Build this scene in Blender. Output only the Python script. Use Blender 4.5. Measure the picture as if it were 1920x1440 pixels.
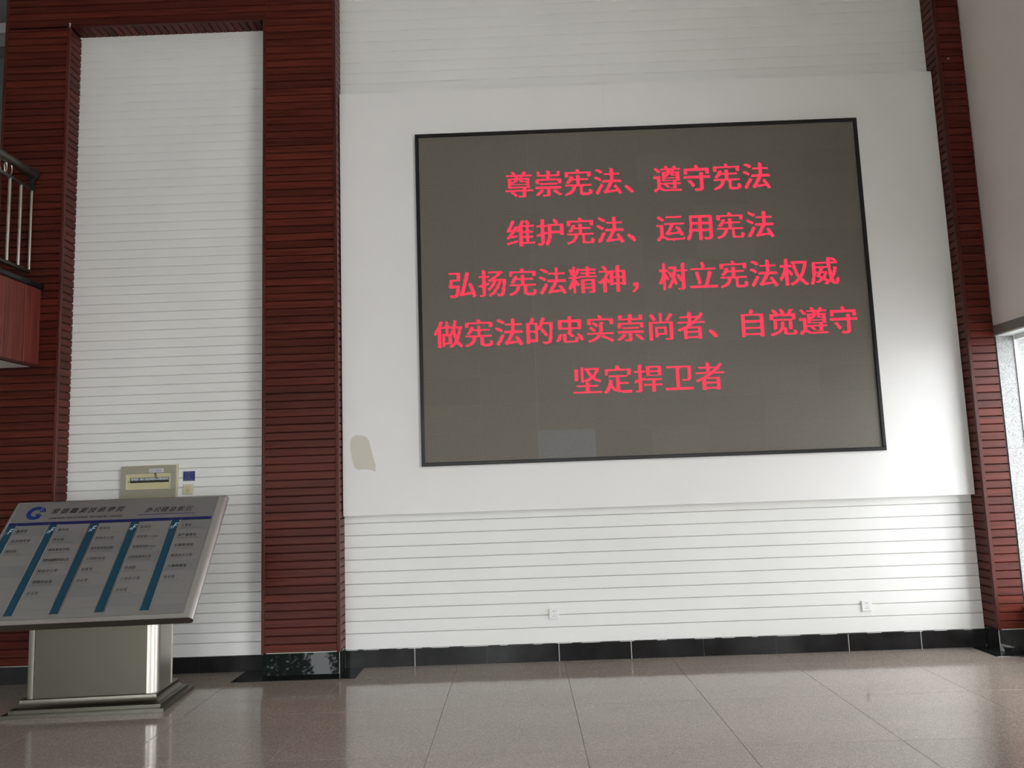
import bpy, math, random
from mathutils import Vector, Matrix
R = random.Random(7)
PI = math.pi
for o in list(bpy.data.objects): bpy.data.objects.remove(o)
S = bpy.context.scene
COL = S.collection

# ------------------------------------------------------------------ camera
cd = bpy.data.cameras.new('camera'); cam = bpy.data.objects.new('camera', cd); COL.objects.link(cam)
cd.sensor_fit = 'HORIZONTAL'; cd.sensor_width = 36.0; cd.lens = 1448.1/1920*36; cd.clip_start = .05; cd.clip_end = 300
yaw, pitch, roll = -.0068, .1177, -.0353
f = Vector((math.sin(yaw)*math.cos(pitch), math.cos(yaw)*math.cos(pitch), math.sin(pitch)))
r0 = Vector((math.cos(yaw), -math.sin(yaw), 0)); u0 = r0.cross(f)
rr = math.cos(roll)*r0 + math.sin(roll)*u0; uu = -math.sin(roll)*r0 + math.cos(roll)*u0
M = Matrix((rr, uu, -f)).transposed().to_4x4(); M.translation = Vector((.5161, -6.6465, 1.5427))
cam.matrix_world = M
S.camera = cam
# ------------------------------------------------------------------ world, light, exposure
S.view_settings.view_transform = 'Standard'; S.view_settings.look = 'None'
S.view_settings.gamma = 1; S.view_settings.use_curve_mapping = False
S.view_settings.exposure = 1.74
W = bpy.data.worlds.new('overcast_sky'); S.world = W; W.use_nodes = True
wn = W.node_tree; bg = wn.nodes['Background']
wc = wn.nodes.new('ShaderNodeTexCoord'); wm = wn.nodes.new('ShaderNodeMapping'); wm.inputs['Scale'].default_value = (2, 2, 5)
wz = wn.nodes.new('ShaderNodeTexNoise'); wz.inputs['Scale'].default_value = 1.5; wz.inputs['Detail'].default_value = 5
wr = wn.nodes.new('ShaderNodeValToRGB')
wr.color_ramp.elements[0].position = .3; wr.color_ramp.elements[0].color = (.90, .945, 1, 1)
wr.color_ramp.elements[1].position = .7; wr.color_ramp.elements[1].color = (.975, .985, .985, 1)
wn.links.new(wc.outputs['Generated'], wm.inputs['Vector']); wn.links.new(wm.outputs[0], wz.inputs['Vector'])
wn.links.new(wz.outputs['Fac'], wr.inputs['Fac']); wn.links.new(wr.outputs[0], bg.inputs['Color'])
bg.inputs['Strength'].default_value = 3.9
def portal(name, loc, rot, sx, sy):
    l = bpy.data.lights.new(name, 'AREA'); l.shape = 'RECTANGLE'; l.size = sx; l.size_y = sy
    l.cycles.is_portal = True
    o = bpy.data.objects.new(name, l); o.location = loc; o.rotation_euler = rot; COL.objects.link(o)
FX0, FX1, FZ1, FY = -6.4, 1.4, 2.9, -10.0          # glazed entrance front, behind the camera
WY0, WY1, WZ0, WZ1, XW = -2.1, -.19, .334, 2.574, 4.55   # side window
portal('window_daylight', (XW+.53, (WY0+WY1)/2, (WZ0+WZ1)/2), (0, PI/2, 0), WZ1-WZ0, WY1-WY0)
GY0, GY1, GZ1 = -9.4, -5.2, 5.6                      # tall unseen bay added to the same wall for more daylight from the right
portal('added_bay_daylight', (XW+.53, (GY0+GY1)/2, GZ1/2), (0, PI/2, 0), GZ1, GY1-GY0)
portal('entrance_daylight', ((FX0+FX1)/2, FY-.12, FZ1/2), (PI/2, 0, 0), FX1-FX0, FZ1)

# ------------------------------------------------------------------ materials
def mat(name, col, rough=.5, metal=0, spec=.5, emit=None):
    m = bpy.data.materials.new(name); m.use_nodes = True
    b = m.node_tree.nodes['Principled BSDF']
    b.inputs['Base Color'].default_value = (*col, 1); b.inputs['Roughness'].default_value = rough
    b.inputs['Metallic'].default_value = metal; b.inputs['Specular IOR Level'].default_value = spec
    if emit:
        b.inputs['Emission Color'].default_value = (*emit[:3], 1); b.inputs['Emission Strength'].default_value = emit[3]
    return m
def N(m, t, **k):
    n = m.node_tree.nodes.new(t)
    for a, v in k.items(): n.inputs[a].default_value = v
    return n
def lk(m, a, b): m.node_tree.links.new(a, b)
def bsdf(m): return m.node_tree.nodes['Principled BSDF']
def coords(m, scale, world=True):
    g = N(m, 'ShaderNodeNewGeometry') if world else N(m, 'ShaderNodeTexCoord')
    mp = N(m, 'ShaderNodeMapping'); mp.inputs['Scale'].default_value = scale
    lk(m, g.outputs['Position' if world else 'Object'], mp.inputs['Vector']); return mp.outputs[0]
def noise(m, vec, scale, detail=3, rough=.5):
    n = N(m, 'ShaderNodeTexNoise', Scale=scale, Detail=detail, Roughness=rough); lk(m, vec, n.inputs['Vector']); return n.outputs['Fac']
def ramp(m, fac, stops):
    r = N(m, 'ShaderNodeValToRGB'); lk(m, fac, r.inputs['Fac']); e = r.color_ramp.elements
    e[0].position, e[0].color = stops[0][0], (*stops[0][1], 1); e[1].position, e[1].color = stops[-1][0], (*stops[-1][1], 1)
    for p, c in stops[1:-1]:
        q = e.new(p); q.color = (*c, 1)
    return r.outputs['Color']
def mathn(m, op, a, b=0):
    n = N(m, 'ShaderNodeMath'); n.operation = op
    for i, x in enumerate((a, b)):
        if isinstance(x, (int, float)): n.inputs[i].default_value = x
        else: lk(m, x, n.inputs[i])
    return n.outputs[0]
def mixc(m, fac, a, b, mode='MIX'):
    n = N(m, 'ShaderNodeMix'); n.data_type = 'RGBA'; n.blend_type = mode
    for k, x in ((0, fac), (6, a), (7, b)):
        if isinstance(x, (int, float)): n.inputs[k].default_value = x
        elif isinstance(x, tuple): n.inputs[k].default_value = (*x, 1)
        else: lk(m, x, n.inputs[k])
    return n.outputs[2]
def bump(m, h, strength=.3, dist=.002):
    b = N(m, 'ShaderNodeBump', Strength=strength, Distance=dist); lk(m, h, b.inputs['Height']); lk(m, b.outputs[0], bsdf(m).inputs['Normal'])

def white_paint(name, col, rough, var=.03):
    m = mat(name, col, rough)
    v = coords(m, (1, 1, 1)); n1 = noise(m, v, 1.6, 4)
    lo = tuple(c*(1-var) for c in col); hi = tuple(min(1, c*(1+var*.4)) for c in col)
    lk(m, ramp(m, n1, [(.3, lo), (.7, hi)]), bsdf(m).inputs['Base Color'])
    bump(m, noise(m, v, 160, 2), .06, .001)
    return m
M_white = white_paint('white_painted_board', (.80, .795, .77), .42)
oi = N(M_white, 'ShaderNodeObjectInfo')
M_groove = mat('groove_backing_white', (.62, .61, .59), .7)
M_panel = white_paint('white_painted_panel', (.80, .785, .77), .5, .02)
M_plaster = white_paint('cream_plaster', (.74, .70, .65), .75, .04)
M_patch = white_paint('raw_filler', (.63, .60, .52), .8, .06)
M_ceil = mat('ceiling_paint', (.42, .41, .39), .9)
M_dimwall = mat('far_wall_paint', (.30, .32, .30), .8)

def wood(name, axis, base=(.088, .0145, .0085)):
    m = mat(name, base, .36, 0, .2)
    sc = {'x': (1.2, 14, 40), 'y': (8, 1.5, 40), 'z': (30, 30, 1.2)}[axis]
    v = coords(m, sc)
    inf = N(m, 'ShaderNodeObjectInfo')
    add = N(m, 'ShaderNodeVectorMath'); add.operation = 'ADD'; lk(m, v, add.inputs[0])
    sh = N(m, 'ShaderNodeCombineXYZ'); lk(m, mathn(m, 'MULTIPLY', inf.outputs['Random'], 37), sh.inputs[0]); lk(m, sh.outputs[0], add.inputs[1])
    n1 = noise(m, add.outputs[0], 1.6, 5, .6)
    dark = tuple(c*.5 for c in base); lite = (base[0]*1.35, base[1]*1.5, base[2]*1.5)
    c = ramp(m, n1, [(.3, dark), (.52, base), (.75, lite)])
    val = mathn(m, 'ADD', mathn(m, 'MULTIPLY', inf.outputs['Random'], .45), .78)
    hs = N(m, 'ShaderNodeHueSaturation'); lk(m, c, hs.inputs['Color']); lk(m, val, hs.inputs['Value'])
    lk(m, hs.outputs[0], bsdf(m).inputs['Base Color'])
    rf = mathn(m, 'ADD', mathn(m, 'MULTIPLY', n1, .2), .26); lk(m, rf, bsdf(m).inputs['Roughness'])
    bump(m, n1, .15, .001)
    return m
M_wood = wood('red_stained_wood', 'x')
M_woody = wood('red_stained_wood_reveal', 'y')
M_woodz = wood('red_stained_wood_trim', 'z', (.075, .016, .012))
M_woodf = wood('red_fascia_wood', 'z', (.16, .035, .026))
M_woodback = mat('dark_wood_backing', (.018, .005, .004), .8)

M_stone = mat('black_polished_stone', (.012, .0125, .013), .07)
nz = noise(M_stone, coords(M_stone, (1, 1, 1)), 6, 5); lk(M_stone, ramp(M_stone, nz, [(.35, (.008, .008, .0085)), (.8, (.022, .023, .024))]), bsdf(M_stone).inputs['Base Color'])
lk(M_stone, mathn(M_stone, 'ADD', mathn(M_stone, 'MULTIPLY', nz, .14), .03), bsdf(M_stone).inputs['Roughness'])
M_mirror = mat('black_mirror_polished_stone', (.010, .013, .012), .02, 0, .10)
bsdf(M_mirror).inputs['IOR'].default_value = 1.6
M_skirt = mat('black_honed_skirting', (.016, .0155, .0155), .16, 0, .18)
ns = noise(M_skirt, coords(M_skirt, (1, 1, 1)), 5, 5); lk(M_skirt, ramp(M_skirt, ns, [(.35, (.011, .0105, .0105)), (.8, (.026, .025, .026))]), bsdf(M_skirt).inputs['Base Color'])
M_grout = mat('white_grout', (.55, .54, .50), .8)

M_floor = mat('polished_speckled_granite', (.2, .17, .15), .1)
vf = coords(M_floor, (1, 1, 1))
vo = N(M_floor, 'ShaderNodeTexVoronoi', Scale=150); lk(M_floor, vf, vo.inputs['Vector'])
fl = ramp(M_floor, vo.outputs['Color'], [(0, (.13, .098, .078)), (.35, (.215, .17, .14)), (.65, (.27, .222, .187)), (1, (.45, .395, .35))])
vo2 = noise(M_floor, vf, 260, 2); big = noise(M_floor, coords(M_floor, (.6, 2.2, 1)), 1.3, 4)
c2 = mixc(M_floor, .45, fl, ramp(M_floor, vo2, [(.35, (.11, .09, .075)), (.65, (.34, .305, .27))]))
inf = N(M_floor, 'ShaderNodeObjectInfo')
tone = mathn(M_floor, 'ADD', mathn(M_floor, 'MULTIPLY', big, .34), mathn(M_floor, 'ADD', mathn(M_floor, 'MULTIPLY', inf.outputs['Random'], .08), .98))
h = N(M_floor, 'ShaderNodeHueSaturation'); lk(M_floor, c2, h.inputs['Color']); lk(M_floor, tone, h.inputs['Value'])
lk(M_floor, h.outputs[0], bsdf(M_floor).inputs['Base Color'])
lk(M_floor, mathn(M_floor, 'ADD', mathn(M_floor, 'MULTIPLY', big, .08), .05), bsdf(M_floor).inputs['Roughness'])

M_gran = mat('grey_speckled_granite', (.55, .56, .55), .35)
vg = coords(M_gran, (1, 1, 1)); g1 = N(M_gran, 'ShaderNodeTexVoronoi', Scale=150); lk(M_gran, vg, g1.inputs['Vector'])
gr = ramp(M_gran, g1.outputs['Color'], [(0, (.10, .10, .10)), (.35, (.23, .232, .23)), (.7, (.31, .315, .31)), (1, (.45, .455, .45))])
lk(M_gran, gr, bsdf(M_gran).inputs['Base Color'])
M_casing = mat('brown_grey_granite', (.17, .155, .14), .45)
M_frame = mat('white_window_frame', (.75, .76, .76), .35)
M_dark = mat('black_sealant', (.012, .012, .012), .5)
M_bezel = mat('black_aluminium', (.006, .006, .007), .38, 0, .4)
M_paving = mat('outdoor_paving', (.42, .42, .41), .8)

def brushed(name, col, rough, sc):
    m = mat(name, col, rough, 1)
    v = coords(m, sc, False); n1 = noise(m, v, 9, 4)
    lk(m, mathn(m, 'ADD', mathn(m, 'MULTIPLY', n1, .16), rough-.07), bsdf(m).inputs['Roughness'])
    bump(m, n1, .03, .0006)
    return m
M_alu = brushed('satin_aluminium', (.80, .79, .77), .42, (2, 2, 2))
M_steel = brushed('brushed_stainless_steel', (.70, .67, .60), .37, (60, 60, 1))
M_sheet = brushed('steel_sheet_dim_reflection', (.135, .122, .098), .36, (60, 60, 1))  # same steel as the posts, darkened to paint in the dim hall it reflects
M_base = brushed('brushed_base_metal', (.20, .19, .16), .3, (1, 60, 60))
M_rail = brushed('tarnished_stainless_tube', (.62, .57, .50), .22, (20, 20, 20))
M_raildark = mat('dull_rail_metal', (.16, .14, .125), .35, .9)
M_sign = mat('silver_film', (.18, .17, .162), .42, .15)
M_plate = mat('silver_name_plate', (.20, .19, .18), .38, .15)
M_plate2 = mat('silver_name_plate_blank', (.18, .175, .17), .38, .15)
M_navy = mat('navy_film', (.010, .012, .085), .35)
M_teal = mat('teal_film', (.006, .045, .075), .35)
M_blue = mat('logo_blue', (.008, .025, .16), .4)
M_ink = mat('black_lettering', (.012, .011, .011), .5)
M_inkg = mat('grey_lettering', (.07, .066, .06), .5)
M_inkw = mat('pale_lettering', (.55, .66, .74), .5)
M_edge = mat('bright_aluminium_edge', (.75, .78, .80), .25, 1)
M_cream = mat('cream_plastic', (.62, .57, .42), .4)
M_olive = mat('beige_grey_enamel', (.33, .31, .235), .4)
M_cover = mat('yellowed_cover_plastic', (.58, .53, .30), .4)
M_black = mat('black_plastic', (.02, .02, .022), .4)
M_breaker = mat('grey_breaker_plastic', (.42, .43, .45), .5)
M_label = mat('white_sticker', (.62, .62, .66), .5)
M_signblue = mat('blue_sign_plastic', (.012, .014, .13), .3)
M_signline = mat('sign_print_pale_blue', (.22, .26, .45), .4)
M_socket = mat('white_plastic', (.80, .80, .79), .3)
M_hole = mat('dark_slot', (.02, .02, .02), .6)

# thin window glass: mostly lets light through, mirrors a little
M_glass = bpy.data.materials.new('clear_window_glass'); M_glass.use_nodes = True
nt = M_glass.node_tree; nt.nodes.remove(nt.nodes['Principled BSDF'])
tr = nt.nodes.new('ShaderNodeBsdfTransparent'); tr.inputs[0].default_value = (.95, .955, .955, 1)
gl = nt.nodes.new('ShaderNodeBsdfGlossy'); gl.inputs['Roughness'].default_value = .0
fr = nt.nodes.new('ShaderNodeFresnel'); bf = nt.nodes.new('ShaderNodeNewGeometry'); mr = nt.nodes.new('ShaderNodeMapRange')
mr.inputs['To Min'].default_value = 1.45; mr.inputs['To Max'].default_value = 1/1.45   # same reflectance on both faces of the thin pane
nt.links.new(bf.outputs['Backfacing'], mr.inputs['Value']); nt.links.new(mr.outputs[0], fr.inputs[0]); mx = nt.nodes.new('ShaderNodeMixShader')
nt.links.new(fr.outputs[0], mx.inputs[0]); nt.links.new(tr.outputs[0], mx.inputs[1]); nt.links.new(gl.outputs[0], mx.inputs[2])
nt.links.new(mx.outputs[0], nt.nodes['Material Output'].inputs[0])

# LED screen face: lattice of lamp lenses on black
PITCH = 3.909/512
M_led = mat('led_lamp_lattice', (.08, .07, .06), .55)
g = N(M_led, 'ShaderNodeNewGeometry'); sp = N(M_led, 'ShaderNodeSeparateXYZ'); lk(M_led, g.outputs['Position'], sp.inputs[0])
def lattice(sock, off):
    a = mathn(M_led, 'FRACT', mathn(M_led, 'DIVIDE', mathn(M_led, 'SUBTRACT', sock, off), PITCH))
    return mathn(M_led, 'ABSOLUTE', mathn(M_led, 'SUBTRACT', a, .5))
dx = lattice(sp.outputs['X'], -.313); dz = lattice(sp.outputs['Z'], 1.642)
r2 = mathn(M_led, 'SQRT', mathn(M_led, 'ADD', mathn(M_led, 'MULTIPLY', dx, dx), mathn(M_led, 'MULTIPLY', dz, dz)))
inside = mathn(M_led, 'LESS_THAN', r2, .40)
inf = N(M_led, 'ShaderNodeObjectInfo')
lamp = mixc(M_led, noise(M_led, coords(M_led, (1, 1, 1)), 300, 1), (.30, .255, .19), (.20, .185, .155))
tone = mathn(M_led, 'ADD', mathn(M_led, 'MULTIPLY', inf.outputs['Random'], .10), .95)
hs = N(M_led, 'ShaderNodeHueSaturation'); lk(M_led, lamp, hs.inputs['Color']); lk(M_led, tone, hs.inputs['Value'])
lk(M_led, mixc(M_led, inside, (.02, .019, .018), hs.outputs[0]), bsdf(M_led).inputs['Base Color'])
M_led2 = M_led.copy(); M_led2.name = 'led_lamp_lattice_replaced'
for n in M_led2.node_tree.nodes:
    if n.type == 'HUE_SAT':
        n.inputs['Saturation'].default_value = .25
    if n.type == 'MATH' and n.operation == 'ADD' and abs(n.inputs[1].default_value-.95) < 1e-5: n.inputs[1].default_value = 1.12
M_red = mat('lit_red_lamps', (.05, .004, .005), .5, emit=(.34, .0125, .031, 1.0))

# ------------------------------------------------------------------ mesh helpers
class MB:
    def __init__(s): s.v = []; s.f = []
    def add(s, vs, fs):
        b = len(s.v); s.v += [tuple(v) for v in vs]; s.f += [tuple(i+b for i in q) for q in fs]; return s
    def box(s, x0, x1, y0, y1, z0, z1):
        return s.add([(x0, y0, z0), (x1, y0, z0), (x1, y1, z0), (x0, y1, z0), (x0, y0, z1), (x1, y0, z1), (x1, y1, z1), (x0, y1, z1)],
                     [(0, 3, 2, 1), (4, 5, 6, 7), (0, 1, 5, 4), (1, 2, 6, 5), (2, 3, 7, 6), (3, 0, 4, 7)])
    def bevbox(s, x0, x1, y0, y1, z0, z1, b=.002):
        # box with its front (-Y) edges chamfered
        return s.add([(x0, y1, z0), (x1, y1, z0), (x1, y1, z1), (x0, y1, z1),
                      (x0, y0+b, z0), (x1, y0+b, z0), (x1, y0+b, z1), (x0, y0+b, z1),
                      (x0+b, y0, z0+b), (x1-b, y0, z0+b), (x1-b, y0, z1-b), (x0+b, y0, z1-b)],
                     [(0, 3, 2, 1)[::-1], (0, 1, 5, 4), (1, 2, 6, 5), (2, 3, 7, 6), (3, 0, 4, 7),
                      (4, 5, 9, 8), (5, 6, 10, 9), (6, 7, 11, 10), (7, 4, 8, 11), (8, 9, 10, 11)])
    def prism(s, prof, a0, a1, axis):
        # prof: list of 2-D points, extruded from a0 to a1 along axis ('x': prof=(y,z), 'y': (x,z), 'z': (x,y))
        n = len(prof)
        def P(p, a): return {'x': (a, p[0], p[1]), 'y': (p[0], a, p[1]), 'z': (p[0], p[1], a)}[axis]
        vs = [P(p, a0) for p in prof]+[P(p, a1) for p in prof]
        fs = [tuple(range(n-1, -1, -1)), tuple(range(n, 2*n))]+[(i, (i+1) % n, n+(i+1) % n, n+i) for i in range(n)]
        return s.add(vs, fs)
    def tube(s, p0, p1, r, n=12, r1=None):
        p0, p1 = Vector(p0), Vector(p1); d = (p1-p0).normalized(); a = d.orthogonal().normalized(); b = d.cross(a)
        r1 = r if r1 is None else r1
        vs = [p0+r*(math.cos(2*PI*i/n)*a+math.sin(2*PI*i/n)*b) for i in range(n)]+[p1+r1*(math.cos(2*PI*i/n)*a+math.sin(2*PI*i/n)*b) for i in range(n)]
        fs = [tuple(range(n-1, -1, -1)), tuple(range(n, 2*n))]+[(i, (i+1) % n, n+(i+1) % n, n+i) for i in range(n)]
        return s.add(vs, fs)
    def build(s, name, m, parent=None, smooth=False):
        me = bpy.data.meshes.new(name); me.from_pydata(s.v, [], s.f); me.validate(); me.update()
        import bmesh
        b = bmesh.new(); b.from_mesh(me); bmesh.ops.recalc_face_normals(b, faces=b.faces); b.to_mesh(me); b.free()
        me.materials.append(m)
        if smooth:
            for p in me.polygons: p.use_smooth = True
            me.set_sharp_from_angle(angle=math.radians(35))
        o = bpy.data.objects.new(name, me); COL.objects.link(o); o.parent = parent
        return o
def link_copy(o, loc, parent=None):
    c = o.copy(); COL.objects.link(c); c.location = loc; c.parent = parent or o.parent; return c
def empty(name, loc, rz=0):
    o = bpy.data.objects.new(name, None); COL.objects.link(o); o.location = loc; o.rotation_euler.z = rz; o.empty_display_size = .1; return o
def tag(o, label, cat, group=None):
    o['label'] = label; o['category'] = cat
    if group: o['group'] = group
    return o
def structure(o, label=None):
    o['kind'] = 'structure'
    if label: o['label'] = label
    return o
dg = None
def text_tris(body, size=1, shear=0, offset=0, spacing=1, align='LEFT'):
    c = bpy.data.curves.new('lettering', 'FONT'); c.body = body; c.size = size; c.shear = shear; c.offset = offset
    c.space_character = spacing; c.align_x = align; c.resolution_u = 3; c.fill_mode = 'FRONT'
    o = bpy.data.objects.new('lettering', c); COL.objects.link(o)
    d = bpy.context.evaluated_depsgraph_get(); m = o.evaluated_get(d).to_mesh(); m.calc_loop_triangles()
    vs = [(v.co.x, v.co.y) for v in m.vertices]; ts = [tuple(t.vertices) for t in m.loop_triangles]
    bpy.data.objects.remove(o); bpy.data.curves.remove(c)
    return vs, ts

# ------------------------------------------------------------------ floor
T = .884; FXO = -.944; FYO = -2.116
sub = structure(MB().box(-7.2, XW, -10.05, 3.6, -.12, -.012).build('floor', M_grout))
j = .0011
tile = MB().bevbox(0, T-2*j, 0, T-2*j, 0, .012).build('tile', M_floor)
me = tile.data   # a plain flat slab with slightly eased top edges
me.clear_geometry()
a = T-2*j; b_ = .0008
me.from_pydata([(0, 0, -.012), (a, 0, -.012), (a, a, -.012), (0, a, -.012), (0, 0, -b_), (a, 0, -b_), (a, a, -b_), (0, a, -b_),
                (b_, b_, 0), (a-b_, b_, 0), (a-b_, a-b_, 0), (b_, a-b_, 0)], [],
               [(3, 2, 1, 0), (0, 1, 5, 4), (1, 2, 6, 5), (2, 3, 7, 6), (3, 0, 4, 7), (4, 5, 9, 8), (5, 6, 10, 9), (6, 7, 11, 10), (7, 4, 8, 11), (8, 9, 10, 11)])
me.update(); tile.parent = sub; first = True
for ix in range(-7, 6):
    for iy in range(-8, 3):
        x = FXO+ix*T+j; y = FYO+iy*T+j
        x1 = min(x+a, XW); y1 = min(y+a, 0.0); 
        y0 = max(y, -10.05)
        if x1-x < .02 or y1-y0 < .02: continue
        if first: o = tile; first = False
        else: o = tile.copy(); COL.objects.link(o)
        o.location = (x, y0, 0); o.scale = ((x1-x)/a, (y1-y0)/a, 1)
# black border slabs let in around the pillars
def slab(name, x0, x1, y0, y1, label):
    o = MB().add([(x0, y0, 0), (x1, y0, 0), (x1, y1, 0), (x0, y1, 0), (x0+.002, y0+.002, .003), (x1-.002, y0+.002, .003), (x1-.002, y1, .003), (x0+.002, y1, .003)],
                 [(3, 2, 1, 0), (0, 1, 5, 4), (1, 2, 6, 5), (2, 3, 7, 6), (3, 0, 4, 7), (4, 5, 6, 7)]).build(name, M_stone)
    return structure(o, label)
slab('trim_5', -1.828, -.84, -.355, -.004, 'black polished stone border on the floor around the wood-clad pillar')
slab('trim_6', 4.19, 4.548, -.355, -.004, 'black polished stone border on the floor at the right pillar')

# ------------------------------------------------------------------ main wall with white boards
LX0, LX1, RX0, RX1 = -3.408, -1.637, -.993, 4.313
TOP = 7.6
wall = structure(MB().box(-3.96, 4.9, .012, .30, 0, TOP).build('wall_back', M_groove))
def board(x0, x1, z0, z1, parent, m=M_white, name='board'):
    prof = [(.012, z0+.001), (-.003, z0+.001), (-.010, z0+.007), (-.010, z1-.0035), (-.007, z1-.001), (.012, z1-.001)]
    return MB().prism(prof, x0, x1, 'x').build(name, m, parent)
def boards(x0, x1, edges, parent):
    # boards of one height share a mesh
    first = {}
    for z0, z1 in edges:
        k = round(z1-z0, 4)
        if k not in first:
            o = board(x0, x1, 0, z1-z0, parent); first[k] = o; o.location = (0, 0, z0)
        else: o = link_copy(first[k], (0, 0, z0), parent)
boards(RX0, RX1, [(.142, .272)]+[(.272+.101*k, .373+.101*k) for k in range(0, 10)]+[(.272+.101*k, .373+.101*k) for k in range(46, 68)], wall)
boards(LX0+.0, LX1+.02, [(.128, .238)]+[(.238+.0812*k, .3192+.0812*k) for k in range(0, 67)], wall)
# ragged paint edge above the right skirting
rag = MB(); x = RX0
while x < RX1-.05:
    w = R.uniform(.05, .22); hgt = R.uniform(.001, .006)
    rag.add([(x, -.0135, .1455), (x+w, -.0135, .1455), (x+w-.01, -.0135, .1415-hgt), (x+.012, -.0135, .1415-hgt*R.random())], [(0, 3, 2, 1)])
    x += w+R.uniform(.02, .25)
o = rag.build('paint_drip', M_white, wall); o['kind'] = 'stuff'
# scrape left in the paint below the screen side of the pillar? (kept plain)

# skirting tiles
def skirting(name, xs, y0, y1, z1, grout_at, label):
    root = structure(MB().box(xs[0], xs[-1], y0+.003, y1, 0, z1-.004).build(name, M_grout), label)
    for a_, b2 in zip(xs[:-1], xs[1:]):
        ga = .0035 if a_ in grout_at else .0006; gb = .0035 if b2 in grout_at else .0006
        MB().bevbox(a_+ga, b2-gb, y0, y1-.001, .0005, z1, .0015).build('skirting_tile', M_skirt, root)
    return root
skirting('baseboard_right', [RX0, -.416, .184, .784, 1.384, 1.984, 2.584, 3.184, 3.784, RX1], -.014, .011, .142, (-.416, .784, 1.384, 3.184, 3.784),
         'black stone skirting with white joints under the screen wall')
skirting('baseboard_left', [LX0, -2.816, -2.216, LX1], -.014, .011, .128, (), 'black stone skirting of the white recess behind the sign')

# ------------------------------------------------------------------ red wood cladding
FYP = -.194      # front plane
SP = .0662
def slat_prof(hh, front, back, g_=.0065):
    return [(back, .002), (front+.005, .002), (front, .002+g_*.7), (front, hh-g_), (front+.006, hh-.003), (back, hh-.003)]
def fslats(root, x0, x1, z0, z1, name='slat'):
    zs = []; z = z0
    while z < z1-.015:
        zs.append((z, min(z+SP, z1))); z += SP
    first = None
    for a_, b2 in zs:
        if b2-a_ < SP-.0005 or first is None:
            o = MB().prism(slat_prof(b2-a_, FYP, FYP+.018), x0, x1, 'x').build(name, M_wood, root); o.location = (0, 0, a_)
            if b2-a_ >= SP-.0005: first = o
        else: link_copy(first, (0, 0, a_), root)
def rslats(root, x, sgn, y0, y1, z0, z1, name='reveal_slat'):
    # short slats on the side of a pillar, face towards sgn*X
    first = None; z = z0
    while z < z1-.02:
        hh = min(SP, z1-z); g_ = .010
        if first is None or hh < SP-.0005:
            prof = [(x-sgn*.014, .003), (x-sgn*.004, .003), (x, .003+g_*.7), (x, hh-g_), (x-sgn*.007, hh-.004), (x-sgn*.014, hh-.004)]
            o = MB().prism(prof, y0, y1, 'y').build(name, M_woody, root); o.location = (0, 0, z)
            if hh >= SP-.0005: first = o
        else: link_copy(first, (0, 0, z), root)
        z += SP
def vstrip(root, x0, x1, z0, z1, name='corner_strip', y=None, yb=None):
    y = FYP-.006 if y is None else y; yb = FYP+.02 if yb is None else yb
    return MB().prism([(x0, yb), (x0, y+.003), (x0+.003, y), (x1-.003, y), (x1, y+.003), (x1, yb)], z0, z1, 'z').build(name, M_woodz, root)
OPZ = 5.672    # head of the white recess
# pillar between recess and screen wall
t1 = structure(MB().box(-1.623, -1.007, FYP+.018, .012, .18, TOP).build('trim_1', M_woodback), 'red wood-clad pillar between the white recess and the screen wall')
fslats(t1, -1.611, -1.019, .178, TOP)
rslats(t1, -.993, 1, FYP+.018, -.004, .178, TOP)
vstrip(t1, -1.637, -1.611, .175, OPZ); vstrip(t1, -1.021, -.991, .175, TOP)
def mirror_base(root, x0, x1, zt, lean, name='base_stone'):
    yf = FYP+.004
    o = MB().prism([(yf, .001), (yf+lean, zt), (yf+.06, zt), (yf+.06, .001)], x0, x1, 'x').build(name, M_mirror, root); return o
mirror_base(t1, -1.632, -1.003, .172, .026)
MB().box(-1.0025, -.998, FYP+.003, -.01, .002, .172).build('base_side_stone', M_stone, t1)
MB().box(-1.0035, -1.001, FYP+.001, FYP+.028, .002, .172).build('white_joint', M_grout, t1)
MB().box(-1.60, -1.01, FYP+.0085, FYP+.02, .1725, .1785).build('plaster_bead', M_grout, t1)
# left column
t2 = structure(MB().box(-3.94, -3.382, FYP+.018, .012, .02, OPZ).build('trim_2', M_woodback), 'red wood-clad column left of the white recess')
fslats(t2, -3.925, -3.392, .145, OPZ-.01)
rslats(t2, -3.370, 1, FYP+.018, -.004, .14, OPZ-.012)
vstrip(t2, -3.392, -3.366, .14, OPZ-.01); vstrip(t2, -3.95, -3.925, .14, TOP)
MB().prism([(FYP+.004, .001), (FYP+.012, .138), (FYP+.06, .138), (FYP+.06, .001)], -3.945, -3.372, 'x').build('base_stone', M_stone, t2)
MB().box(-3.376, -3.3715, FYP+.003, -.01, .002, .138).build('base_side_stone', M_stone, t2)
MB().box(-3.94, -3.38, FYP+.008, FYP+.02, .1385, .1435).build('plaster_bead', M_grout, t2)
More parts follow.
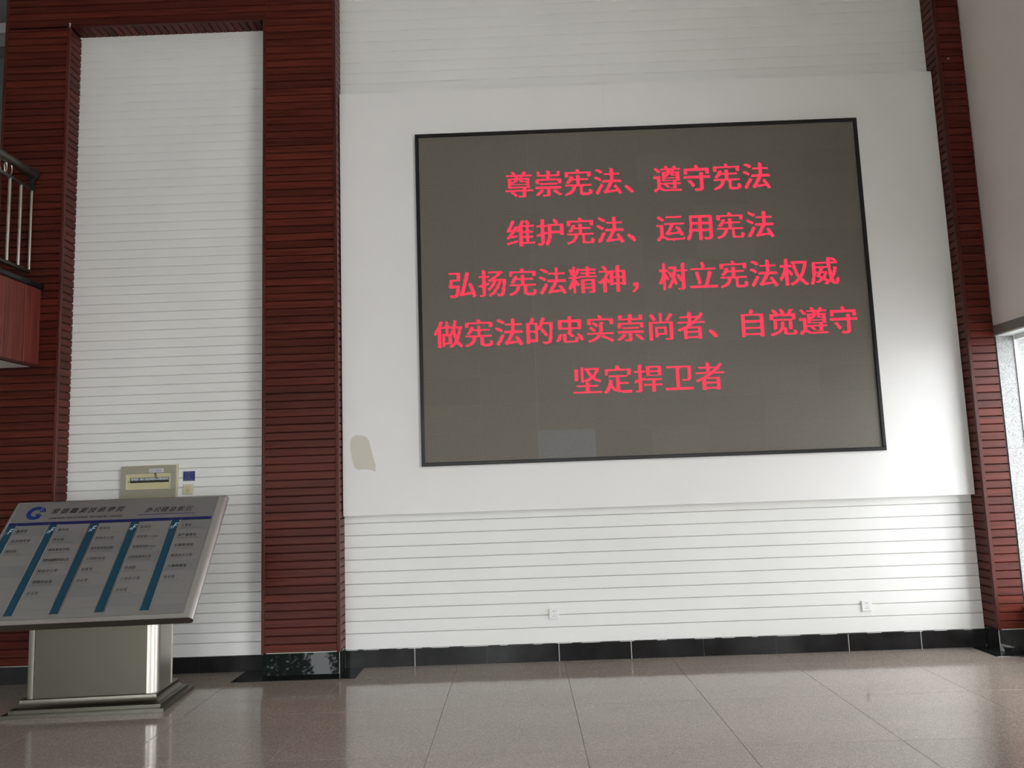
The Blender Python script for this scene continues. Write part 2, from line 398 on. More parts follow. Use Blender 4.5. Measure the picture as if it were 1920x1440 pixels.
# header over the recess
t3 = structure(MB().box(-3.94, -1.62, FYP+.018, .012, OPZ+.014, TOP).build('trim_3', M_woodback), 'red wood-clad header over the white recess')
fslats(t3, -3.925, -1.6115, OPZ+.004, TOP)
MB().prism([(FYP-.004, OPZ-.008), (FYP-.004, OPZ+.004), (FYP+.02, OPZ+.004), (FYP+.02, OPZ-.008)], -3.392, -1.637, 'x').build('head_strip', M_woodz, t3)
fst = None; x = -3.366; g_ = .009
while x < -1.645:
    if fst is None:
        prof = [(0.003, OPZ+.014), (.003, OPZ+.004), (.003+g_*.7, OPZ), (.068-g_, OPZ), (.064, OPZ+.007), (.064, OPZ+.014)]
        fst = MB().prism(prof, FYP+.02, -.004, 'y').build('head_slat', M_woody, t3); fst.location = (x, 0, 0)
    else: link_copy(fst, (x, 0, 0), t3)
    x += .068
# right pillar
t4 = structure(MB().box(4.327, 4.541, FYP+.018, .012, .02, TOP).build('trim_4', M_woodback), 'red wood-clad pillar in the corner beside the window')
fslats(t4, 4.343, 4.541, .172, TOP)
rslats(t4, 4.313, -1, FYP+.018, -.004, .172, TOP)
vstrip(t4, 4.311, 4.343, .17, TOP)
MB().prism([(FYP+.004, .001), (FYP+.01, .168), (FYP+.06, .168), (FYP+.06, .001)], 4.322, 4.545, 'x').build('base_stone', M_stone, t4)
MB().box(4.318, 4.3225, FYP+.003, -.01, .002, .168).build('base_side_stone', M_stone, t4)
MB().box(4.319, 4.3225, FYP+.001, FYP+.008, .002, .168).build('white_joint', M_grout, t4)
MB().box(4.345, 4.54, FYP+.004, FYP+.02, .1685, .1735).build('plaster_bead', M_grout, t4)
MB().add([(4.326, FYP-.001, .002), (4.352, FYP-.001, .006), (4.348, FYP-.001, .022), (4.335, FYP-.001, .038), (4.326, FYP-.001, .046),
          (4.326, FYP+.004, .002), (4.352, FYP+.004, .006), (4.348, FYP+.004, .022), (4.335, FYP+.004, .038), (4.326, FYP+.004, .046)],
         [(0, 1, 2, 3, 4), (9, 8, 7, 6, 5), (0, 5, 6, 1), (1, 6, 7, 2), (2, 7, 8, 3), (3, 8, 9, 4), (4, 9, 5, 0)]).build('plaster_splash', M_gran, t4)
MB().prism([(4.394, 5.040), (4.418, 5.044), (4.416, 5.050), (4.396, 5.048)], FYP-.004, FYP, 'y').build('plaster_chip', M_grout, t4)
MB().prism([(-3.372, 5.66), (-3.366, 5.66), (-3.361, 5.70), (-3.376, 5.705)], FYP-.008, FYP-.004, 'y').build('plaster_chip', M_grout, t3)

# ------------------------------------------------------------------ raised panel and LED screen
PY = -.084
panel = MB().box(-.985, 4.308, PY, -.013, 1.25, 4.993).build('raised_wall_panel', M_panel)
tag(panel, 'large plain white board raised off the wall, framing the LED screen', 'wall panel')
st = [(-.92, 1.882), (-.905, 1.908), (-.874, 1.929), (-.821, 1.926), (-.783, 1.911), (-.757, 1.876), (-.75, 1.838), (-.736, 1.777), (-.722, 1.724), (-.707, 1.671), (-.709, 1.613),
      (-.749, 1.63), (-.802, 1.639), (-.855, 1.634), (-.885, 1.651), (-.899, 1.693), (-.917, 1.784), (-.922, 1.837)]
o = MB().prism(st, PY-.0012, PY, 'y').build('filler_patch', M_patch, panel); o['label'] = 'dull beige patch of bare filler'
MB().box(3.603, 3.735, PY-.0006, PY, 2.2110, 2.2125).build('hairline_seam', M_patch, panel)
MB().box(1.376, 1.3775, PY-.0005, PY, 4.70, 4.99).build('hairline_seam', M_patch, panel)
SX0, SX1, SZ0, SZ1 = -.313, 3.596, 1.642, 4.574
scr = empty('led_screen', (0, PY, SZ0-.0))
tag(scr, 'large black-framed LED message screen showing five lines of red characters', 'screen')
def loc_child(o):  # geometry written in world coordinates -> keep it there under the empty
    o.matrix_parent_inverse = Matrix.Translation(-Vector(o.parent.location)) if o.parent.rotation_euler.z == 0 else o.parent.matrix_basis.inverted()
    return o
bz = .030; PW = PY; PY = PY-.003; by = PY-.028
inner = (SX0+bz, SX1-bz, SZ0+bz, SZ1-bz)
def bezel(mem): 
    o = mem.build('bezel', M_bezel, scr); loc_child(o); return o
bezel(MB().bevbox(SX0, SX1, by, PY, SZ1-bz, SZ1, .003)); bezel(MB().bevbox(SX0, SX1, by, PY, SZ0, SZ0+bz, .003))
bezel(MB().bevbox(SX0, SX0+bz, by, PY, SZ0+bz, SZ1-bz, .003)); bezel(MB().bevbox(SX1-bz, SX1, by, PY, SZ0+bz, SZ1-bz, .003))
ix0, ix1, iz0, iz1 = inner
mw, mh = (ix1-ix0)/8, (iz1-iz0)/12
mod = MB().box(.0002, mw-.0002, 0, .012, .0002, mh-.0002).build('led_module', M_led, scr)
mod2 = mod.data.copy(); mod2.materials[0] = M_led2
first = True
for c in range(8):
    for r_ in range(12):
        o = mod if first else mod.copy()
        if not first: COL.objects.link(o)
        first = False
        if (c, r_) == (2, 0): o.data = mod2
        loc_child(o); o.location = (ix0+c*mw, PY-.013+R.uniform(-.0006, .0006), iz0+r_*mh)
# lit characters, drawn lamp by lamp on the 512 x 384 lattice
DX, DZ = (SX1-SX0)/512, (SZ1-SZ0)/384
LINES = [('尊崇宪法、遵守宪法', 319.3), ('维护宪法、运用宪法', 261.6), ('弘扬宪法精神，树立宪法权威', 204.3), ('做宪法的忠实崇尚者、自觉遵守', 147.3), ('坚定捍卫者', 89.3)]
def raster(ch, cx, cz, em=33.5, heavy=.35):
    vs, ts = text_tris(ch, 1, 0, 0)
    # character box: x 0..1, baseline 0; the em box is centred at (0.5, 0.38)
    on = set()
    P = [(cx+(x-.5)*em, cz+(y-.38)*em) for x, y in vs]
    cnt = {}
    for t in ts:
        (x0, y0), (x1, y1), (x2, y2) = (P[i] for i in t)
        den = (y1-y2)*(x0-x2)+(x2-x1)*(y0-y2)
        if abs(den) < 1e-9: continue
        for iy in range(int(min(y0, y1, y2)*3)-1, int(max(y0, y1, y2)*3)+2):
            y = (iy+.5)/3
            for ix in range(int(min(x0, x1, x2)*3)-1, int(max(x0, x1, x2)*3)+2):
                x = (ix+.5)/3
                a_ = ((y1-y2)*(x-x2)+(x2-x1)*(y-y2))/den; b2 = ((y2-y0)*(x-x2)+(x0-x2)*(y-y2))/den
                if a_ >= -1e-6 and b2 >= -1e-6 and a_+b2 <= 1+1e-6: cnt.setdefault((ix//3, iy//3), set()).add((ix, iy))
    # strokes are drawn a little bolder than the outline: spread by one sub-sample sideways
    fat = {}
    for k, s_ in cnt.items():
        for ix, iy in s_:
            for ox, oy in ((0, 0), (1, 0), (-1, 0), (2, 0), (-2, 0)): fat.setdefault(((ix+ox)//3, (iy+oy)//3), set()).add((ix+ox, iy+oy))
    return [k for k, s_ in fat.items() if len(s_) >= 5]
for body, cz in LINES:
    x0 = 256-34.2*len(body)/2
    for i, ch in enumerate(body):
        pts = raster(ch, x0+34.2*i+16.6, cz)
        m = MB(); q = .455
        for ix, iz in pts:
            X = SX0+(ix+.5)*DX; Z = SZ0+(iz+.5)*DZ; hx, hz = q*DX, q*DZ; y0, y1 = PY-.0165, PY-.013
            m.add([(X-hx, y1, Z-hz), (X+hx, y1, Z-hz), (X+hx, y1, Z+hz), (X-hx, y1, Z+hz), (X-hx*.8, y0, Z-hz*.8), (X+hx*.8, y0, Z-hz*.8), (X+hx*.8, y0, Z+hz*.8), (X-hx*.8, y0, Z+hz*.8)],
                  [(0, 1, 5, 4), (1, 2, 6, 5), (2, 3, 7, 6), (3, 0, 4, 7), (4, 5, 6, 7)])
        loc_child(m.build('lit_character', M_red, scr))

PY = PW
# ------------------------------------------------------------------ right wall with window
HW = .52
rw = MB()
rw.box(XW, XW+HW, WY1, .30, 0, TOP).box(XW, XW+HW, GY1, WY0, 0, TOP).box(XW, XW+HW, FY, GY0, 0, TOP).box(XW, XW+HW, GY0, GY1, GZ1, TOP).box(XW, XW+HW, WY0, WY1, WZ1, TOP).box(XW, XW+HW, WY0, WY1, 0, WZ0)
structure(rw.build('wall_right', M_plaster), 'plain cream plaster wall above the window on the right')
win = structure(empty('window_1', (0, 0, 0)), 'granite-lined window in the right wall')

g0 = XW-.001
# jamb linings (two stones with a joint), head and sill linings, casing band
MB().box(g0, XW+HW, WY1-.012, WY1, WZ0+.02, 1.62).build('jamb_stone', M_gran, win)
MB().box(g0, XW+HW, WY1-.012, WY1, 1.622, WZ1-.012).build('jamb_stone', M_gran, win)
MB().box(g0, XW+HW, WY0, WY0+.012, WZ0+.02, WZ1-.012).build('jamb_stone', M_gran, win)
MB().box(g0, XW+HW, WY0, WY1, WZ1-.012, WZ1).build('head_stone', M_frame, win)
MB().box(g0-.01, XW+HW+.03, WY0, WY1, WZ0, WZ0+.02).build('sill_stone', M_gran, win)
MB().box(XW-.012, XW, WY0-.08, WY1+.0, WZ1, WZ1+.078).build('casing_band', M_casing, win)
MB().box(XW-.0095, XW-.0012, WY1-.004, WY1+.0, 0.02, WZ1-.02).build('sealant_strip', M_dark, win)
fx = XW+.141
fm = MB()
fm.box(fx, fx+.020, WY1-.022, WY1-.012, WZ0+.02, WZ1-.012).box(fx, fx+.05, WY0+.012, WY0+.05, WZ0+.02, WZ1-.012)
fm.box(fx, fx+.05, WY0+.05, WY1-.034, WZ1-.05, WZ1-.012).box(fx, fx+.05, WY0+.05, WY1-.034, WZ0+.02, WZ0+.06)
fm.build('window_frame', M_frame, win)
for k in (1, 2, 3):
    y = WY1-.034+(WY0-WY1+.08)*k/4; MB().box(fx, fx+.05, y-.025, y+.025, WZ0+.06, WZ1-.05).build('mullion', M_frame, win)
for k in range(4):
    ya = WY1-.034+(WY0-WY1+.08)*k/4; yb = WY1-.034+(WY0-WY1+.08)*(k+1)/4
    MB().box(fx+.02, fx+.026, yb+.02, ya+(.014 if k == 0 else -.001), WZ0+.055, WZ1-.045).build('pane', M_glass, win)

# ------------------------------------------------------------------ rest of the hall
structure(MB().box(-7.2, XW+HW, -10.2, 3.8, TOP, TOP+.2).build('ceiling', M_ceil))
structure(MB().box(-7.4, -7.2, -10.2, 3.8, -.1, TOP).build('wall_left', M_dimwall))
structure(MB().box(-3.96, -3.80, .3, 3.5, 0, TOP).build('wall_light_block', M_dimwall), 'unseen wall added behind the left column to shut out sky light')  # added out of sight so the sky does not light the far wall
structure(MB().box(-7.19, -3.97, 2.45, 2.75, 7.32, 7.45).build('trim_7', M_panel), 'pale beam far behind the left column')
structure(MB().box(-7.2, -3.96, 3.5, 3.7, 0, TOP).build('wall_far', M_dimwall), 'dim grey-green wall far behind the left column')
fw = MB().box(-7.2, FX0, FY-.15, FY, 0, TOP).box(FX1, XW+HW, FY-.15, FY, 0, TOP).box(FX0, FX1, FY-.15, FY, FZ1, TOP)
structure(fw.build('wall_front', M_plaster))
w2 = structure(empty('window_2', (0, FY, 0)), 'glazed entrance front behind the photographer')
w3 = structure(empty('added_window_3', (XW, 0, 0)), 'tall unseen glazed bay added to the right wall to let in more daylight')
for k in range(5):
    y = GY0+.04+(GY1-GY0-.08)*k/4; loc_child(MB().box(XW+.1, XW+.2, y-.04, y+.04, 0, GZ1).build('mullion', M_raildark, w3))
for k in range(4):
    ya = GY0+.04+(GY1-GY0-.08)*k/4+.04; yb = GY0+.04+(GY1-GY0-.08)*(k+1)/4-.04
    for z0_, z1_ in ((.02, 2.5), (2.58, GZ1-.02)): loc_child(MB().box(XW+.14, XW+.146, ya, yb, z0_, z1_).build('pane', M_glass, w3))
    loc_child(MB().box(XW+.1, XW+.2, ya, yb, 2.5, 2.58).build('transom', M_raildark, w3))
n = 4
for k in range(n+1):
    x = FX0+(FX1-FX0)*k/n; o = MB().box(x-.04, x+.04, FY-.12, FY-.02, 0, FZ1).build('mullion', M_raildark, w2); loc_child(o)
for k in range(n):
    xa = FX0+(FX1-FX0)*k/n+.04; xb = FX0+(FX1-FX0)*(k+1)/n-.04
    loc_child(MB().box(xa, xb, FY-.075, FY-.069, .02, FZ1-.02).build('pane', M_glass, w2))
structure(MB().box(-40, 40, -60, FY-.16, -.3, -.05).build('ground', M_paving), 'paving outside the entrance')
structure(MB().box(XW+HW+.01, 40, FY-.16, 30, -.3, -.05).build('ground', M_paving), 'paving outside the side window')

# trees outside the entrance: seen mirrored in the pillar's black base stone
M_leaf = mat('tree_leaf', (.035, .075, .03), .6); M_bark = mat('tree_bark', (.07, .055, .045), .8)
def tree(x, y, h, r, label, seed):
    q = random.Random(seed); t = empty('tree', (x, y, -.05)); tag(t, label, 'tree', 'trees outside the entrance')
    loc_child(MB().tube((x, y, -.05), (x+.1, y, h*.55), .16, 10, .09).build('trunk', M_bark, t))
    m = MB()
    lobes = [(q.uniform(-.7, .7)*r, q.uniform(-.6, .6)*r, h*.45+q.uniform(-.5, .6)*r, q.uniform(.35, .6)*r) for _ in range(14)]
    for _ in range(16000):
        lx, ly, lz, lr = q.choice(lobes); d = Vector((q.gauss(0, 1), q.gauss(0, 1), q.gauss(0, 1))).normalized()*lr*q.uniform(.55, 1.05)
        c_ = Vector((x+lx, y+ly, lz))+d; a_ = Vector((q.gauss(0, 1), q.gauss(0, 1), q.gauss(0, 1))).normalized(); b2 = a_.orthogonal().normalized()*.05; a_ = a_*.10
        m.add([c_-a_*.8, c_+b2*.9, c_+a_*.8, c_-b2*.9], [(0, 1, 2, 3)])
    o = m.build('foliage', M_leaf, t); o['kind'] = 'stuff'; loc_child(o)
tree(-7.3, -14.8, 4.6, 2.1, 'leafy green tree outside the entrance, nearest to the left side', 3)
tree(-3.0, -17.5, 4.8, 2.0, 'leafy green tree outside the entrance, opposite the wooden pillar', 5)
tree(2.6, -16.0, 5.2, 2.2, 'leafy green tree outside the entrance, nearest to the right side', 9)

# ------------------------------------------------------------------ balcony on the left
BX = -3.54
bal = empty('mezzanine_balcony', (BX, FYP, 2.6)); tag(bal, 'red wood-faced balcony edge with a stainless steel railing, jutting in at upper left', 'balcony')
YE = -4.2
def bp(mem, name, m, smooth=False):
    o = mem.build(name, m, bal, smooth); loc_child(o); return o
bp(MB().box(-7.19, BX-.03, YE, FYP-.008, 2.62, 3.25), 'slab', M_dimwall)
bp(MB().box(-7.19, BX-.03, YE, FYP-.008, 2.598, 2.619), 'soffit', M_panel)
y = FYP-.008; k = 0
for w in (.20, .27, .27, .27, .27, .27, .27, .27, .27, .27, .27, .27, .27, .27, .20):
    y2 = max(y-w, YE)
    bp(MB().prism([(BX-.03, y), (BX, y), (BX+.0, y2+.004), (BX-.004, y2), (BX-.03, y2)], 2.612, 3.262, 'z'), 'fascia_board', M_woodf); y = y2
bp(MB().box(BX-.035, BX+.004, YE, FYP-.007, 2.592, 2.613), 'bottom_strip', M_woodz)
bp(MB().prism([(BX-.2, 3.262), (BX+.018, 3.262), (BX+.026, 3.27), (BX+.026, 3.302), (BX+.018, 3.31), (BX-.2, 3.31)], YE, FYP-.007, 'y'), 'coping', M_bezel)
RXX = -3.64
bp(MB().tube((RXX, FYP-.012, 4.30), (RXX, YE, 4.30), .042, 20), 'handrail', M_raildark, True)
bp(MB().tube((RXX, FYP-.012, 4.155), (RXX, YE, 4.155), .017, 12), 'middle_rail', M_raildark, True)
bp(MB().tube((RXX, FYP-.03, 3.425), (RXX, YE, 3.425), .019, 12), 'bottom_rail', M_raildark, True)
bp(MB().tube((RXX, FYP-.0075, 4.30), (RXX, FYP-.02, 4.30), .058, 20).tube((RXX, FYP-.0075, 4.22), (RXX, FYP-.03, 4.22), .024, 12).box(RXX-.02, RXX+.02, FYP-.022, FYP-.0075, 4.14, 4.28), 'wall_flange', M_dark, True)
k = 0; y = -.218; bfirst = None
while y > YE+.1:
    if bfirst is None: bfirst = bp(MB().tube((RXX, y, 3.43), (RXX, y, 4.15), .0135, 12), 'baluster', M_rail, True)
    else:
        o = bfirst.copy(); COL.objects.link(o); o.location = (0, y+.218, 0)
    if k % 5 == 4: bp(MB().tube((RXX, y-.07, 3.31), (RXX, y-.07, 3.42), .017, 12), 'foot_post', M_rail, True)
    y -= .1455; k += 1
def ring(yc, zc, ay, az, r=.006):
    m = MB(); n1, n2 = 28, 6; vs = []; fs = []
    for i in range(n1):
        t = 2*PI*i/n1; c_ = Vector((RXX, yc+ay*math.cos(t), zc+az*math.sin(t))); d = Vector((0, math.cos(t), math.sin(t)))
        for q in range(n2):
            s_ = 2*PI*q/n2; vs.append(c_+r*(math.cos(s_)*d+math.sin(s_)*Vector((1, 0, 0))))
    for i in range(n1):
        for q in range(n2): fs.append((i*n2+q, ((i+1) % n1)*n2+q, ((i+1) % n1)*n2+(q+1) % n2, i*n2+(q+1) % n2))
    return m.add(vs, fs)
for yc in (-.537, -.602, -1.26, -1.325, -1.98, -2.045, -2.70, -2.765): bp(ring(yc, 4.222, .048, .070), 'ring', M_rail, True)

# ------------------------------------------------------------------ small things on the walls
Y0 = -.011   # face of the white boards
eb = empty('fuse_box', (-2.655, Y0, 1.5)); tag(eb, 'beige metal fuse box with breaker window, on the white recess wall above the sign', 'fuse box')
def on(par, mem, name, m, smooth=False):
    o = mem.build(name, m, par, smooth); loc_child(o); return o
on(eb, MB().box(-2.888, -2.414, Y0-.018, Y0, 1.352, 1.738), 'casing', M_cream)
bx = MB()
bx.bevbox(-2.893, -2.426, Y0-.034, Y0-.018, 1.666, 1.732, .003); bx.bevbox(-2.893, -2.426, Y0-.034, Y0-.018, 1.352, 1.534, .003)
bx.bevbox(-2.893, -2.848, Y0-.034, Y0-.018, 1.534, 1.666, .001); bx.bevbox(-2.466, -2.426, Y0-.034, Y0-.018, 1.534, 1.666, .001)
on(eb, bx, 'cover', M_olive)
fr_ = MB().box(-2.848, -2.466, Y0-.0345, Y0-.019, 1.658, 1.666).box(-2.848, -2.466, Y0-.0345, Y0-.019, 1.534, 1.541).box(-2.848, -2.841, Y0-.0345, Y0-.019, 1.541, 1.658).box(-2.473, -2.466, Y0-.0345, Y0-.019, 1.541, 1.658)
on(eb, fr_, 'window_rim', M_cream)
on(eb, MB().box(-2.841, -2.473, Y0-.022, Y0-.0185, 1.541, 1.590).box(-2.841, -2.473, Y0-.022, Y0-.0185, 1.634, 1.658).box(-2.841, -2.820, Y0-.022, Y0-.0185, 1.590, 1.634).box(-2.486, -2.473, Y0-.022, Y0-.0185, 1.590, 1.634), 'inner_cover', M_cover)
on(eb, MB().box(-2.820, -2.486, Y0-.0195, Y0-.0182, 1.590, 1.634), 'breaker_slot', M_black)
def breaker(x, w, n_):
    o = on(eb, MB().box(x, x+w-.002, Y0-.026, Y0-.0195, 1.604, 1.631), 'breaker', M_breaker)
    for q in range(n_):
        xx = x+w*(q+.5)/n_; l = MB().box(xx-.005, xx+.005, Y0-.034, Y0-.0255, 1.600, 1.610).build('toggle', M_black, o)
breaker(-2.811, .068, 4); breaker(-2.735, .036, 2)
for q in range(11): breaker(-2.694+q*.0187, .0187, 1)
on(eb, MB().box(-2.651, -2.526, Y0-.0355, Y0-.034, 1.675, 1.707), 'sticker', M_label)
on(eb, MB().box(-2.643, -2.55, Y0-.0361, Y0-.0355, 1.695, 1.698).box(-2.60, -2.54, Y0-.0361, Y0-.0355, 1.684, 1.688).box(-2.648, -2.61, Y0-.0361, Y0-.0355, 1.681, 1.684), 'sticker_print', M_inkg)
wp = [(-2.592, 1.672), (-2.598, 1.660), (-2.588, 1.652), (-2.590, 1.640), (-2.586, 1.628)]
wm_ = MB()
for a_, b2 in zip(wp[:-1], wp[1:]): wm_.tube((a_[0], Y0-.040, a_[1]), (b2[0], Y0-.040, b2[1]), .0035, 8)
wm_.tube((wp[-1][0], Y0-.040, wp[-1][1]), (wp[-1][0]+.004, Y0-.026, wp[-1][1]-.004), .0035, 8)
on(eb, wm_, 'loose_wire', M_black)
on(eb, MB().tube((-2.830, Y0-.024, 1.600), (-2.830, Y0-.0215, 1.600), .005, 10), 'screw', M_inkg)

sg = empty('lamp_switch_sign', (-2.321, Y0, 1.6)); tag(sg, 'small blue sign with a light-bulb pictogram above the cream switch', 'sign')
on(sg, MB().box(-2.371, -2.271, Y0-.004, Y0, 1.586, 1.675), 'backing', M_label)
on(sg, MB().box(-2.371, -2.271, Y0-.0055, Y0-.004, 1.594, 1.675), 'blue_face', M_signblue)
b = MB()
def seg(m_, x0, z0, x1, z1, w, y0=Y0-.0062, y1=Y0-.0055):
    d = Vector((x1-x0, z1-z0)); d.normalize(); nrm = Vector((-d.y, d.x))*w/2
    m_.prism([(x0-nrm.x, z0-nrm.y), (x1-nrm.x, z1-nrm.y), (x1+nrm.x, z1+nrm.y), (x0+nrm.x, z0+nrm.y)], y0, y1, 'y')
for a_ in (((-2.350, 1.616), (-2.294, 1.616)), ((-2.294, 1.616), (-2.294, 1.669)), ((-2.294, 1.669), (-2.350, 1.669)), ((-2.350, 1.669), (-2.350, 1.616))): seg(b, *a_[0], *a_[1], .0018)
ps = [(-2.322+.013*math.cos(t), 1.648+.013*math.sin(t)) for t in [math.radians(-50+i*28) for i in range(11)]]
for p_, q_ in zip(ps[:-1], ps[1:]): seg(b, *p_, *q_, .002)
seg(b, ps[0][0], ps[0][1], -2.318, 1.626, .002); seg(b, ps[-1][0], ps[-1][1], -2.326, 1.626, .002); seg(b, -2.327, 1.624, -2.317, 1.624, .004)
on(sg, b, 'pictogram', M_signline)
b = MB(); vs, ts = text_tris('随手关灯 节约用电', .0105, 0, 0); b.add([(-2.3655+x*1.0, Y0-.0060, 1.599+y) for x, y in vs], ts)
on(sg, b, 'lettering', M_signline)
sw = empty('wall_switch', (-2.328, Y0, 1.52)); tag(sw, 'cream wall switch plate below the small blue sign', 'switch')
on(sw, MB().bevbox(-2.371, -2.284, Y0-.010, Y0, 1.478, 1.565, .004), 'plate', M_cream)
on(sw, MB().bevbox(-2.348, -2.307, Y0-.013, Y0-.010, 1.492, 1.551, .001), 'rocker', M_cover)
on(sw, MB().tube((-2.327, Y0-.016, 1.516), (-2.327, Y0-.013, 1.516), .006, 12), 'key_hole', M_olive)

def socket(x, z, label, tilt=0):
    s_ = empty('wall_socket', (x, Y0, z)); tag(s_, label, 'socket')
    on(s_, MB().bevbox(x-.041, x+.041, Y0-.011, Y0, z-.043, z+.043, .003), 'plate', M_socket)
    h_ = MB()
    for dx_ in (-.0072, .0072): h_.tube((x+dx_, Y0-.0114, z+.021), (x+dx_, Y0-.0105, z+.021), .0035, 10)
    h_.box(x-.0013, x+.0013, Y0-.0114, Y0-.0105, z-.008, z+.001)
    seg(h_, x-.012, z-.024, x-.007, z-.016, .0028, Y0-.0114, Y0-.0105); seg(h_, x+.012, z-.024, x+.007, z-.016, .0028, Y0-.0114, Y0-.0105)
    on(s_, h_, 'slots', M_hole)
    on(s_, MB().box(x-.030, x+.030, Y0-.0114, Y0-.0105, z+.0385, z+.0392).box(x-.0408, x-.038, Y0-.004, Y0+.0, z-.04, z+.04), 'groove', M_patch)
socket(.754, .385, 'white wall socket low under the left half of the screen')
socket(3.354, .363, 'white wall socket low under the right end of the screen')

# ------------------------------------------------------------------ directory sign
TH = math.radians(3.6)
K = empty('directory_sign', (-2.013, -1.099, 0), TH); tag(K, 'tilted silver building directory on a stainless steel pedestal, lower left corner', 'sign')
def kp(mem, name, m, parent=K, smooth=False):
    o = mem.build(name, m, parent, smooth); return o
BW, BD = 1.095, .585
kp(MB().box(-BW, 0, 0, BD, .001, .026), 'lower_plinth', M_base)
# upper plinth: cove moulding swept round the four sides
def loftrect(m, levels):
    vs = []; n_ = len(levels)
    for s_, z in levels: vs += [(-BW+s_, s_, z), (-s_, s_, z), (-s_, BD-s_, z), (-BW+s_, BD-s_, z)]
    fs = []
    for i in range(n_-1):
        for q in range(4): fs.append((i*4+q, i*4+(q+1) % 4, (i+1)*4+(q+1) % 4, (i+1)*4+q))
    fs.append(tuple(range(4*n_-4, 4*n_))); fs.append((3, 2, 1, 0)); return m.add(vs, fs)
lv = [(.034, .0262), (.034, .048)]
for i in range(9):
    t = i/8*PI/2; lv.append((.038+.044*math.sin(t), .104-.052*math.cos(t)))
lv.append((.086, .108))
kp(loftrect(MB(), lv), 'upper_plinth', M_base, smooth=True)
CX0, CX1, CY0, CY1, CR = -BW+.098, -.090, .092, .452, .066
ZT = 1.05
def ztop(y): return .67+(y+.235)*(.794/.752)-.075
def column(mem, prof):
    n_ = len(prof); vs = [(x, y, .1085) for x, y in prof]+[(x, y, ztop(y)) for x, y in prof]
    fs = [tuple(range(n_-1, -1, -1)), tuple(range(n_, 2*n_))]+[(i, (i+1) % n_, n_+(i+1) % n_, n_+i) for i in range(n_)]
    return mem.add(vs, fs)
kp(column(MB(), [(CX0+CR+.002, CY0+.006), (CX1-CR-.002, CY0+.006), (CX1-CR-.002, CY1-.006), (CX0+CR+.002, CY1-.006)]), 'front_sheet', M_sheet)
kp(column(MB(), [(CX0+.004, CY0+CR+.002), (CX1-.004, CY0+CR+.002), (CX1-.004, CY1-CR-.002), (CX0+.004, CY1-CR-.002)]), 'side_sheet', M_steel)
for sx, sy in ((1, -1), (-1, -1), (1, 1), (-1, 1)):
    cx = (CX1-CR) if sx > 0 else (CX0+CR); cy = (CY0+CR) if sy < 0 else (CY1-CR)
    pr = [(cx, cy+0*sy)]
    arc = [(cx+sx*CR*math.cos(t), cy+sy*CR*math.sin(t)) for t in [PI/2*i/12 for i in range(13)]]
    kp(column(MB(), pr+arc), 'corner_post', M_steel, smooth=True)
# tilted board: local board frame u (along x), v (up the slope), w (out of the face)
PITCHB = math.atan2(.794, .752)
XC = -.5335
board_o = bpy.data.objects.new('sign_board', None)
def stadium(hw, th, n_=12):
    r = th/2; pts = []
    for i in range(n_+1): t = -PI/2+PI*i/n_; pts.append((hw-r+r*math.cos(t), -r+r*math.sin(t)))
    for i in range(n_+1): t = PI/2+PI*i/n_; pts.append((-hw+r+r*math.cos(t), -r+r*math.sin(t)))
    return pts
HWB, LB, THB = .801, 1.092, .062
m = MB(); pts = stadium(HWB, THB, 14); n_ = len(pts)
m.add([(x, 0, w) for x, w in pts]+[(x, LB, w) for x, w in pts], [tuple(range(n_-1, -1, -1)), tuple(range(n_, 2*n_))]+[(i, (i+1) % n_, n_+(i+1) % n_, n_+i) for i in range(n_)])
SB = m.build('sign_board', M_alu, K, True)
for v_ in (-.004, LB):
    mc = MB(); mc.add([(x, v_, w) for x, w in pts]+[(x, v_+.004, w) for x, w in pts], [tuple(range(n_-1, -1, -1)), tuple(range(n_, 2*n_))]+[(i, (i+1) % n_, n_+(i+1) % n_, n_+i) for i in range(n_)])
    mc.build('end_cap', M_raildark, SB)
SB.location = (XC, -.235, .67); SB.rotation_euler = (PITCHB, 0, 0)
U = lambda u: u-HWB      # u measured from the board's left end
def flat(name, mt, u0, u1, v0, v1, w0=.0, w1=.002, bev=0):
    o = MB().box(U(u0), U(u1), v0, v1, w0, w1).build(name, mt, SB); return o
flat('header_film', M_sign, .036, 1.534, .862, 1.085, 0, .0012)
flat('margin_film', M_sign, .036, 1.534, .036, .866, 0, .0008)
flat('margin_groove', M_inkg, 1.5345, 1.536, .04, 1.085, 0, .0008)
flat('margin_groove', M_inkg, .036, 1.534, .0345, .036, 0, .0008)
flat('margin_groove', M_inkg, .036, 1.534, 1.085, 1.0865, 0, .0008)
flat('navy_bar', M_navy, .037, 1.527, .860, .888, .0012, .0024)
flat('underline', M_navy, .962, 1.389, .925, .930, .0012, .002)
SXS = [.037, .337, .637, .936, 1.235]
for k, u in enumerate(SXS):
    flat('teal_strip', M_teal, u+.005, u+.062, .070, .860, .001, .0030)
    flat('edge_rail', M_edge, u-.001, u+.005, .068, .860, .001, .006)
    flat('edge_rail', M_edge, u+.062, u+.072, .068, .860, .001, .006)
    u1 = SXS[k+1]-.002 if k < 4 else 1.524
    for r_ in range(9):
        v1 = .858-r_*.0936; v0 = v1-.0936+.0012
        if r_ == 8: v0 = .040
        flat('name_plate', M_plate if (k*3+r_*5) % 4 else M_plate2, u+.0725, u1, v0, v1, .0008, .0022+R.uniform(0, .0004))
